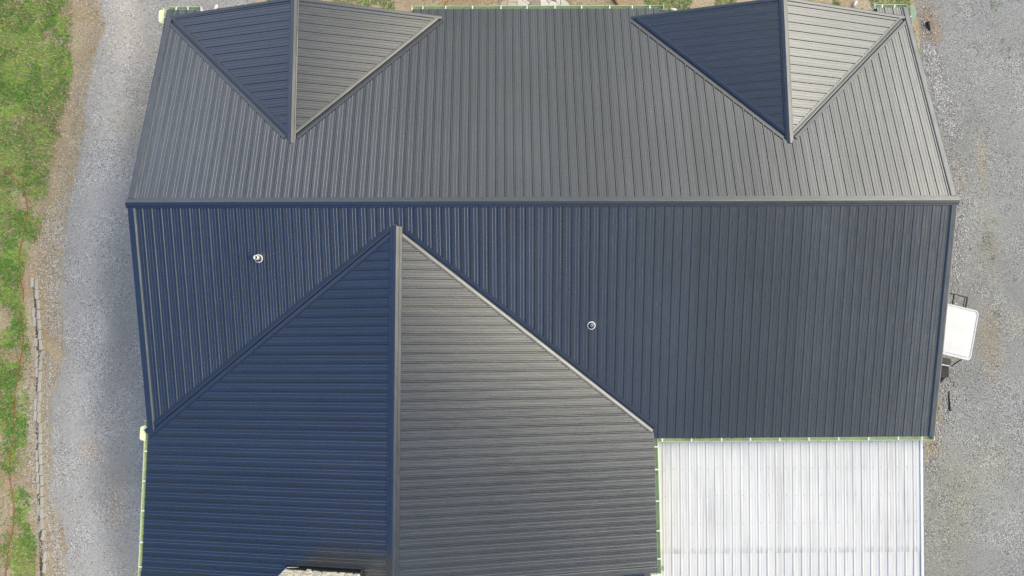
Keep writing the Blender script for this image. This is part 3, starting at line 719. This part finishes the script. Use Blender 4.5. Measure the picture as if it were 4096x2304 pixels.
yA, yB = AT(3645,20,zc)[1], AT(3645,85,zc)[1]; guard((20.42, (yA+yB)/2, zU(20)+.005), abs(yA-yB), (1,0,0), 'gutter')
# downspouts
for (x_, y_) in ((.42, 5.62), (19.95, 5.66), (12.95, -9.22)):
    mb = MB(); mb.box(x_-.04, x_+.04, y_-.05-.03, y_-.02, .1, 2.6); hb(mb, 'downspout', M['cream'])
mb = MB(); c = AT(2628, 2303, 2.35); mb.box(c[0]-.16, c[0]+.13, c[1]-.25, c[1]+.03, 0, 2.35); hb(mb, 'corner_post', M['cream'])

# vent pipes
def vent(px, py, rp, hp, lean=0.):
    c = None
    d = RM @ np.array([(px-2048)/2650, -(py-1152)/2650, -1.]); # main lower plane: z - PM*y = HR
    t = (HR-(CAM[2]-PM*CAM[1]))/(d[2]-PM*d[1]); P = CAM+t*d; c = Vector((P[0]-10, P[1], P[2]))
    tilt = Matrix.Rotation(math.atan(PM), 3, 'X')
    mb = MB(); mb.lathe(c+Vector((0,0,.02)), [(rp+.001,0),(rp+.001,hp),(rp-.006,hp+.002),(rp-.006,.02)], 24)
    p = mb.build('vent_pipe', M['white'], house, True)
    bt = MB(); bt.lathe(c, [(.088,.0),(.086,.022),(.070,.034),(rp+.016,.075),(rp+.006,.10),(rp+.002,.10)], 24, tilt); bt.build('boot', M['rubberg'], p, True)
    sl_ = MB(); pts = []
    for i in range(40):
        a = 2*math.pi*i/40; r = .092+.003*math.sin(i*2.7)+.002*math.sin(i*5.1); pts.append(c+tilt@Vector((r*math.cos(a), r*math.sin(a), .016)))
    sl_.tube(pts, lambda i: .0125+.003*math.sin(i*3.3), 7, True); sl_.build('sealant_ring', M['sealant'], p, True)
vent(1035, 1034, .052, .20); vent(2365, 1302, .033, .15)

# chimney on the left slope of the rear gable
chx0, chx1, chy0, chy1 = 3.84, 5.70, -8.86, -9.62
zroof = lambda X: HR+G3[1]-G3[2]*(G3[0]-X)
cb = MB(); cb.box(chx0+.05, chx1-.05, chy1+.05, chy0-.05, 0, HR+.9); ch = hb(cb, 'chimney', M['mortar'])
stn = MB(); z_ = 3.3; rr = random.Random(3)
def rock(cx, cy, cz, sx, sy, sz):
    n1, n2 = 8, 5; vs = []
    for j in range(n2):
        for i in range(n1):
            a = 2*math.pi*(i+.5)/n1; b = math.pi*(j+.5)/n2-math.pi/2
            f = lambda v: math.copysign(abs(v)**.45, v)
            vs.append((cx+sx*f(math.cos(a))*abs(math.cos(b))**.4*rr.uniform(.9,1.05), cy+sy*f(math.sin(a))*abs(math.cos(b))**.4*rr.uniform(.85,1.1), cz+sz*f(math.sin(b))*rr.uniform(.92,1.05)))
    fs = [(j*n1+i, j*n1+(i+1)%n1, (j+1)*n1+(i+1)%n1, (j+1)*n1+i) for j in range(n2-1) for i in range(n1)]+[tuple(range(n1))[::-1], tuple((n2-1)*n1+i for i in range(n1))]
    stn.add(vs, fs)
while z_ < HR+.85:
    hgt = rr.uniform(.07, .14); x = chx0-.03
    while x < chx1:
        wd = rr.uniform(.14, .42); wd = min(wd, chx1-x+.02)
        for yy in (chy0-.02, chy1+.02): rock(x+wd/2, yy, z_+hgt/2, wd/2*1.0, .075+rr.uniform(-.02,.02), hgt/2*1.02)
        x += wd
    y = chy1
    while y < chy0:
        wd = min(rr.uniform(.12, .3), chy0-y+.01)
        for xx in (chx0+.03, chx1-.03): rock(xx, y+wd/2, z_+hgt/2, .08+rr.uniform(-.02,.02), wd/2, hgt/2*1.02)
        y += wd
    z_ += hgt
hb(stn, 'fieldstone_facing', M['chim'], ch)
cp = MB(); cp.box(chx0-.08, chx1+.08, chy1-.08, chy0+.03, HR+.9, HR+.98); hb(cp, 'chimney_cap', M['cream'], ch)
fl = MB()
fz = lambda X, up: zroof(X)+up
fl.add([(3.79,-8.70,fz(3.79,.026)),(5.76,-8.70,fz(5.76,.026)),(5.76,-8.75,fz(5.76,.030)),(3.79,-8.75,fz(3.79,.030)),
        (3.87,-8.785,fz(3.87,.0)),(5.73,-8.785,fz(5.73,.0)),(3.87,-8.795,fz(3.87,.16)),(5.73,-8.795,fz(5.73,.16))],
       [(3,2,1,0),(4,5,2,3),(6,7,5,4)], [(0,0),(1.9,0),(1.9,.1),(0,.1),(0,.2),(1.9,.2),(0,.3),(1.9,.3)])
fl.obox((5.745,-9.2,fz(5.745,.05)), (.012,0,0), (0,.45,0), (0,0,.07)); fl.obox((3.79,-9.2,fz(3.79,.03)), (.04,0,.006), (0,.45,0), (0,0,.008))
for k_ in range(8, len(fl.v)): fl.uv[k_] = (0, 0)
hb(fl, 'chimney_flashing', M['trim'])
# leaf litter caught in the rear gutter
n = 420; x = np.concatenate([rng.normal(14.2, .22, n//2), rng.normal(15.1, .25, n//4), rng.uniform(13.5, 15.8, n//4)])-10; n = len(x)
y = -EL+.01-np.abs(rng.normal(0, .018, n))
b = (.4+.8*rng.random(n))[:,None]
o = blades('leaf_litter', np.c_[x, y], rng.uniform(.01, .025, n), rng.uniform(.01, .02, n), np.array([.06, .05, .03])*b, None, 1.2, None)
o.location = (0, 0, zL-.02); o.parent = house

# ------------------------------------------------------------------ lean-to with the white roof
Y0 = -6.035; Z0 = 2.47; SL = .094
lean = empty('lean_to', (16.6, -8.5, 0)); tag(lean, 'open lean-to with weathered white ribbed steel roof behind the house at lower right', 'carport')
def lb(mb, name, m, parent=None):
    for i, p in enumerate(mb.v): mb.v[i] = (p[0]-16.6, p[1]+8.5, p[2])
    return mb.build(name, m, parent or lean)
lapS = 2.94
PW = lambda off: (lambda u, s, h: (u+.004*s, Y0-s, Z0-SL*s+h+off))
rows = [.03+.048]+[.70+.712*i for i in range(6)]
mb = MB(); sheet(mb, PW(.012), 13.135, 20.13, lambda u: [('a', -.12, lapS)], .02, screws=([.03, .72, 1.43, 2.15, 2.84], .045, .011), rh=.011)
lb(mb, 'roof_sheet', [M['white_a'], M['screw']])
mb = MB(); sheet(mb, PW(.0), 13.135, 20.13, lambda u: [('a', lapS-.15, 6.4)], .02, screws=([3.6, 4.3, 5.0, 5.7], .045, .013))
lb(mb, 'roof_sheet', [M['white_b'], M['screw']])
for X in (13.135, 20.13):
    mb = MB(); e = 1 if X < 15 else -1
    mb.sweep((X, Y0+.02, Z0+.012), (X+.025, Y0-6.4, Z0-SL*6.42+.012), (e,0,0), [(-.012,-.10),(-.012,.030),(.05,.030),(.054,.006),(.046,.006),(.044,.024),(-.006,.024),(-.006,-.10)]); lb(mb, 'edge_trim', M['white'])
mb = MB()
for s in (.1, 2.0, 4.0, 6.2): mb.box(13.2, 20.1, Y0-s-.05, Y0-s, Z0-SL*s-.16, Z0-SL*s-.02)
lb(mb, 'purlins', M['wood'])
for X in (13.4, 16.6, 19.9):
    mb = MB(); mb.box(X-.07, X+.07, Y0-6.25, Y0-6.11, 0, Z0-SL*6.2-.16); lb(mb, 'post', M['wood'])
mb = MB(); c = AT(2650, 2272, 2.2); mb.box(c[0]-.03, c[0]+.03, c[1]-.055, c[1]+.055, Z0-SL*3.1+.02, Z0-SL*3.1+.06); lb(mb, 'bracket', M['screw'])

# ------------------------------------------------------------------ golf cart (front towards the bottom of the photo)
yaw = math.radians(-14.2)
cart = empty('golf_cart', (21.60+.16*math.cos(yaw)-.125*math.sin(yaw), -3.24+.16*math.sin(yaw)+.125*math.cos(yaw), 0), yaw)
tag(cart, 'golf cart with white moulded roof and black body parked beside the house', 'golf cart')
# roof: rounded tray 1.18 x 1.42
def rrect(hx_, hy_, r, n=6):
    L = []
    for cx_, cy_, a0 in ((hx_-r,hy_-r,0),(-hx_+r,hy_-r,90),(-hx_+r,-hy_+r,180),(hx_-r,-hy_+r,270)):
        for i in range(n+1):
            a = math.radians(a0+90*i/n); L.append((cx_+r*math.cos(a), cy_+r*math.sin(a)))
    return L
def loft(mb, rings):
    n = len(rings[0][0]); vs = [(x, y, z) for r, z in rings for x, y in r]
    fs = [(j*n+i, j*n+(i+1)%n, (j+1)*n+(i+1)%n, (j+1)*n+i) for j in range(len(rings)-1) for i in range(n)]
    fs += [tuple(range(n))[::-1], tuple((len(rings)-1)*n+i for i in range(n))]
    mb.add(vs, fs)
mb = MB(); H = 1.60
loft(mb, [(rrect(.57,.70,.08), H-.03), (rrect(.59,.725,.09), H), (rrect(.588,.722,.11), H+.025), (rrect(.575,.708,.10), H+.036), (rrect(.555,.685,.085), H+.034), (rrect(.545,.672,.08), H+.014), (rrect(.53,.655,.075), H+.014), (rrect(.515,.635,.07), H+.036), (rrect(.30,.40,.06), H+.041)])
mb.build('canopy', M['canopy'], cart)
for sx in (-1, 1):
    m_ = MB(); m_.bar((sx*.42,-.66,H), (sx*.53,-.90,.93), .016); m_.build('strut', M['black'], cart)
    m_ = MB(); m_.bar((sx*.50,.60,H), (sx*.50,.50,.75), .016); m_.build('strut', M['black'], cart)
# body
b_ = MB()
loft(b_, [(rrect(.52,.30,.06), .28), (rrect(.54,.32,.08), .40), (rrect(.54,.32,.08), .62), (rrect(.50,.29,.08), .68)])      # seat pod
b_.v = [(x, y+.12, z) for x, y, z in b_.v]
b_.box(-.50, .50, -.80, -.20, .26, .31)                                                                          # floor
b_.build('body', M['black'], cart)
cw = MB(); loft(cw, [(rrect(.50,.17,.10), .28), (rrect(.56,.23,.12), .50), (rrect(.56,.24,.12), .76), (rrect(.50,.20,.10), .93)])
cw.v = [(x*1.02, y-1.08, z*.97) for x, y, z in cw.v]; co = cw.build('cowl', M['vinyl'], cart)
ds = MB(); loft(ds, [(rrect(.53,.10,.04), .74), (rrect(.55,.115,.05), .86), (rrect(.53,.10,.04), .90)]); ds.v = [(x, y-.80, z) for x, y, z in ds.v]; ds.build('dashboard', M['black'], cart)
wb = MB(); wb.tube([(-.54,-.90,.93),(-.2,-.92,.95),(.2,-.92,.95),(.54,-.90,.93)], .020); wb.build('windshield_frame', M['white'], cart)
st_ = MB(); pts = [(-.25+.17*math.cos(a), -.58+.13*math.sin(a), .98+.11*math.sin(a)) for a in [i*2*math.pi/20 for i in range(20)]]
st_.tube(pts, .014, 6, True); st_.bar((-.25,-.58,.98), (-.25,-.78,.80), .018); st_.build('steering_wheel', M['black'], cart)
for (yy, zz_, nm) in ((-.02, .70, 'seat'),):
    s_ = MB(); loft(s_, [(rrect(.50,.22,.05), zz_), (rrect(.52,.24,.06), zz_+.04), (rrect(.50,.22,.05), zz_+.10)]); s_.v = [(x, y+yy, z) for x, y, z in s_.v]; s_.build(nm, M['vinyl'], cart)
s_ = MB(); s_.obox((0,.28,.98), (.50,0,0), (0,.04,0), (0,.03,.18)); o = s_.build('backrest', M['vinyl'], cart); bv = o.modifiers.new('b', 'BEVEL'); bv.width = .03; bv.segments = 3
# rear seat kit: open black steel frame
rk = MB(); zf = .95; RX = .64
for a, b in (((-RX,.85,zf),(RX,.85,zf)),((-RX,1.19,zf),(RX,1.19,zf)),((-RX,.85,zf),(-RX,1.19,zf)),((RX,.85,zf),(RX,1.19,zf)),((.24,.85,zf),(.24,1.19,zf)),((-.24,.85,zf),(-.24,1.19,zf))): rk.bar(a, b, .021, 6)
rk.bar((RX-.07,.85,zf),(RX-.07,1.19,zf), .014, 6)
rk.bar((-RX,.85,zf),(-.45,.40,.50), .02, 6); rk.bar((RX,.85,zf),(.45,.40,.50), .02, 6)
rk.build('rear_frame', M['black'], cart)
rs = MB(); loft(rs, [(rrect(.50,.20,.05), .70), (rrect(.52,.22,.06), .74), (rrect(.50,.20,.05), .79)]); rs.v = [(x, y+.52, z) for x, y, z in rs.v]; rs.build('rear_seat', M['vinyl'], cart)
for sx in (-1, 1):
    for yy in (-1.16, .42):
        t_ = MB(); Mx = Matrix.Rotation(math.pi/2, 3, 'Y')
        t_.lathe((sx*.64, yy, .25), [(.13,-.09),(.20,-.10),(.228,-.075),(.23,0),(.228,.075),(.20,.10),(.13,.09)], 24, Mx); w_ = t_.build('wheel', M['rubber'], cart, True)
        r_ = MB(); r_.lathe((sx*.64, yy, .25), [(.05,-.07),(.13,-.085),(.13,.085),(.05,.07)], 16, Mx); r_.build('rim', M['white'], w_)

# ------------------------------------------------------------------ small things
pts = [(8,675),(35,695),(58,712),(70,722),(78,730),(95,758),(105,790),(110,810),(112,840),(111,860),(105,900),(97,935),(90,970),(86,1000),(80,1060),(82,1100),(94,1155),(95,1190),(87,1240),(85,1280),(92,1330),(96,1350),(92,1400),(80,1450),(75,1490),(72,1530),(62,1560),(60,1620),(58,1680),(55,1728),(48,1790),(42,1850),(40,1905),(50,1960),(58,2010),(57,2060),(55,2110),(45,2160),(35,2205),(28,2270),(26,2304),(24,2420)]
hp = [Vector(AT(*p)) for p in pts]; sm = []
for i in range(len(hp)-1):
    for k in range(3):
        t = k/3; p0, p1, p2, p3 = hp[max(i-1,0)], hp[i], hp[i+1], hp[min(i+2,len(hp)-1)]
        q = .5*((2*p1)+(p2-p0)*t+(2*p0-5*p1+4*p2-p3)*t*t+(3*p1-p0-3*p2+p3)*t**3); q.z = .022+.012*math.sin(len(sm)*.7); sm.append(q)
org = Vector((hp[15].x, hp[15].y, 0))
mb = MB(); mb.tube([q-org for q in sm], .0125, 8); o = mb.build('garden_hose', M['hose'], None, True); o.location = org
tag(o, 'faded red garden hose snaking down through the patchy grass at far left', 'hose')
# block edging: front row
FB = [(146,1117,1158,0),(147,1158,1197,-3),(153,1197,1237,-8),(154,1238,1278,-2),(157,1278,1318,-6),(159,1318,1359,0),(163,1359,1401,-8),(171,1400,1441,26),(162,1441,1482,6),(161,1484,1524,3),(158,1524,1567,2),(160,1567,1607,3),(156,1607,1650,0),(156,1650,1692,0),(161,1692,1733,0),(161,1733,1774,0),(161,1776,1818,-3),(163,1818,1860,-2),(165,1860,1902,0),(167,1902,1944,-2),(167,1945,1987,-1),(168,1988,2032,-3),(167,2033,2076,0),(168,2076,2118,-3),(173,2119,2163,9),(179,2205,2250,8),(177,2251,2294,2)]
def block_proto():
    mb = MB(); r = random.Random(1); mb.box(-.048, .048, -.148, .148, 0, .10)
    o = mb.build('edging_block', M['block']); bv = o.modifiers.new('b', 'BEVEL'); bv.width = .009; bv.segments = 2; return o
proto = block_proto(); ords = ['first','second','third','fourth','fifth','sixth','seventh','eighth','ninth','tenth','eleventh','twelfth','thirteenth','fourteenth','fifteenth','sixteenth','seventeenth','eighteenth','nineteenth','twentieth','twenty-first','twenty-second','twenty-third','twenty-fourth','twenty-fifth','twenty-sixth','twenty-seventh']
for i, (px, ya, yb, a) in enumerate(FB):
    o = proto if i == 0 else proto.copy()
    if i: COL.objects.link(o)
    A, B = AT(px, ya, .1), AT(px, yb, .1); o.location = (A[0], (A[1]+B[1])/2, 0.)
    L = abs(A[1]-B[1]); o.scale = (1, (L-.010)/.296, 1); o.rotation_euler = (0, 0, math.radians(a*-1.0))
    lab = 'grey edging block, %s from the top in the right hand row by the gravel' % ords[i]
    if i == 7: lab = 'pale concrete edging block knocked askew out of the right hand row'; o.rotation_euler = (math.radians(4), math.radians(-8), math.radians(-25)); o.scale = (1, 1, 1); o.location.z = .02
    if i == 0: lab = 'grey concrete edging block at the top end of the right hand row'
    if i == 24: lab = 'tan concrete edging block just above the gap in the right hand row'
    if i == 25: lab = 'leaning concrete edging block just below the gap in the right hand row'
    if i == 26: lab = 'pale concrete edging block at the bottom end of the right hand row'
    tag(o, lab, 'edging block', 'concrete edging blocks in the right hand row')
BBk = [(128,1110,1150,.07),(134,1232,1268,.04),(137,1268,1306,.05),(144,1352,1384,.03),(146,1404,1430,.03),(145,1431,1471,.06),(147,1471,1510,.055),(141,1600,1640,.04),(141,1642,1684,.055),(148,1800,1842,.05),(148,1846,1888,.055),(151,1890,1932,.06),(153,1934,1976,.05),(155,2020,2062,.04),(160,2085,2125,.035)]
for i, (px, ya, yb, h) in enumerate(BBk):
    o = proto.copy(); COL.objects.link(o); A, B = AT(px, ya, h), AT(px, yb, h); o.location = (A[0], (A[1]+B[1])/2, h-.10); o.scale = (.95, (abs(A[1]-B[1])-.005)/.296, 1)
    o.rotation_euler = (0, math.radians(random.uniform(-3, 3)), math.radians(random.uniform(-3, 3)))
    tag(o, ('half buried tan edging block, %s from the top in the left hand row' % ords[i]) if i else 'whole edging block standing alone at the top of the left hand row', 'edging block', 'half buried edging blocks in the left hand row')
shade_strip = MB(); Lt = [(137,1112),(137,1158),(141,1200),(144,1240),(147,1300),(150,1360),(152,1401),(152,1441),(151,1500),(149,1560),(149,1630),(147,1690),(150,1740),(151,1800),(153,1860),(156,1920),(157,1990),(158,2050),(160,2118),(163,2170),(165,2304)]
Wt = [AT(*p) for p in Lt]; shade_strip.add([q for p in Wt for q in ((p[0]-.035-.01*random.random(), p[1], .007), (p[0]+.05, p[1], .007))], [(2*i, 2*i+2, 2*i+3, 2*i+1) for i in range(len(Wt)-1)])
tag(shade_strip.build('soil', simple('gap_shade_soil', (.10, .07, .045), .95, 0, .4, 30, .1)), kind='structure')  # soil strip coloured dark to stand for shade in the gap beside the blocks
# corrugated black drain pipe end in the soil at top right
A, B = Vector(AT(3709, 88, .12)), Vector(AT(3719, 122, .0)); c = Vector((A.x, A.y, 0))
mb = MB(); d = B-A; n = 26
ppts = [A+d*(i/(n-1))-c for i in range(n)]
mb.tube(ppts, lambda i: (.060-.030*i/n)+(.004 if i % 2 else 0), 14); o = mb.build('drain_pipe', M['rubber'], None); o.location = c
tag(o, 'black corrugated drain pipe end sticking out of bare soil', 'pipe')
Ls = [(3796,1564),(3794,1590),(3797,1612),(3796,1628),(3799,1643)]; P_ = [Vector(AT(*p)) for p in Ls]; c = Vector((P_[2].x, P_[2].y, 0))
mb = MB(); mb.tube([Vector((p.x, p.y, .02))-c for p in P_], lambda i: [.012,.018,.022,.026,.034][i], 8); o = mb.build('black_strap', M['rubber']); o.location = c
tag(o, 'short black rubber strap lying on the stones below the golf cart', 'strap')
Ls = [(3788,1470),(3791,1490),(3790,1508)]; P_ = [Vector(AT(*p)) for p in Ls]; c = Vector((P_[1].x, P_[1].y, 0))
mb = MB(); mb.tube([Vector((p.x, p.y, .02))-c for p in P_], .018, 8); o = mb.build('black_hose', M['rubber']); o.location = c
tag(o, 'short piece of black hose on the ground beside the front wheel of the golf cart', 'hose')
# small white downspout outlets on the ground in front of the gables
for (px, py, a, lab) in ((866, 34, -60, 'white plastic drain outlet on the straw left of the left front gable'), (3417, 18, -58, 'white plastic drain outlet on brown grass right of the right front gable'), (2692, 42, 10, 'small white drain outlet peeking out at the left end of the right front gable')):
    L_, c = .10, AT(px, py)
    mb = MB(); Mx = Matrix.Rotation(math.radians(90), 3, 'Y'); mb.lathe((0,0,.05), [(.02,-.10),(.045,-.09),(.045,.09),(.03,.10)], 14, Mx)
    o = mb.build('drain_outlet', M['white'], None, True); o.location = c; o.rotation_euler = (0, 0, math.radians(-a)); tag(o, lab, 'drain outlet', 'white drain outlets')

# ------------------------------------------------------------------ unseen ring of trees, added to darken the low sky the roof reflects
n = 420; a = rng.random(n)*6.283; rad = 62+rng.random(n)*26; cx_ = 10+rad*np.cos(a); cy_ = rad*np.sin(a)
top = 12+6*rng.random(n); rw = 3.5+2.5*rng.random(n)
nu, nv = 10, 7; U, Vv = np.meshgrid(np.arange(nu)*2*math.pi/nu, np.linspace(0, math.pi, nv)); U = U.ravel(); Vv = Vv.ravel()
sph = np.stack([np.cos(U)*np.sin(Vv), np.sin(U)*np.sin(Vv), np.cos(Vv)], 1)
vv = sph[None]*(1+rng.normal(0, .13, (n, nu*nv, 1)))*np.stack([rw, rw, top*.52], 1)[:, None]
vv = vv+np.stack([cx_, cy_, top*.5], 1)[:, None]
ff = np.array([(j*nu+i, j*nu+(i+1) % nu, (j+1)*nu+(i+1) % nu, (j+1)*nu+i) for j in range(nv-1) for i in range(nu)])
F = (ff[None]+nu*nv*np.arange(n)[:, None, None]).reshape(-1, 4)
col = np.array([.05, .095, .03])*(.6+.8*rng.random((len(F), 1)))
tag(numpy_mesh('added_tree_belt', vv.reshape(-1, 3), F, col, M['leaf']), 'dark green belt of unseen trees added to darken horizon reflections in the roof', 'woods', kind='stuff')
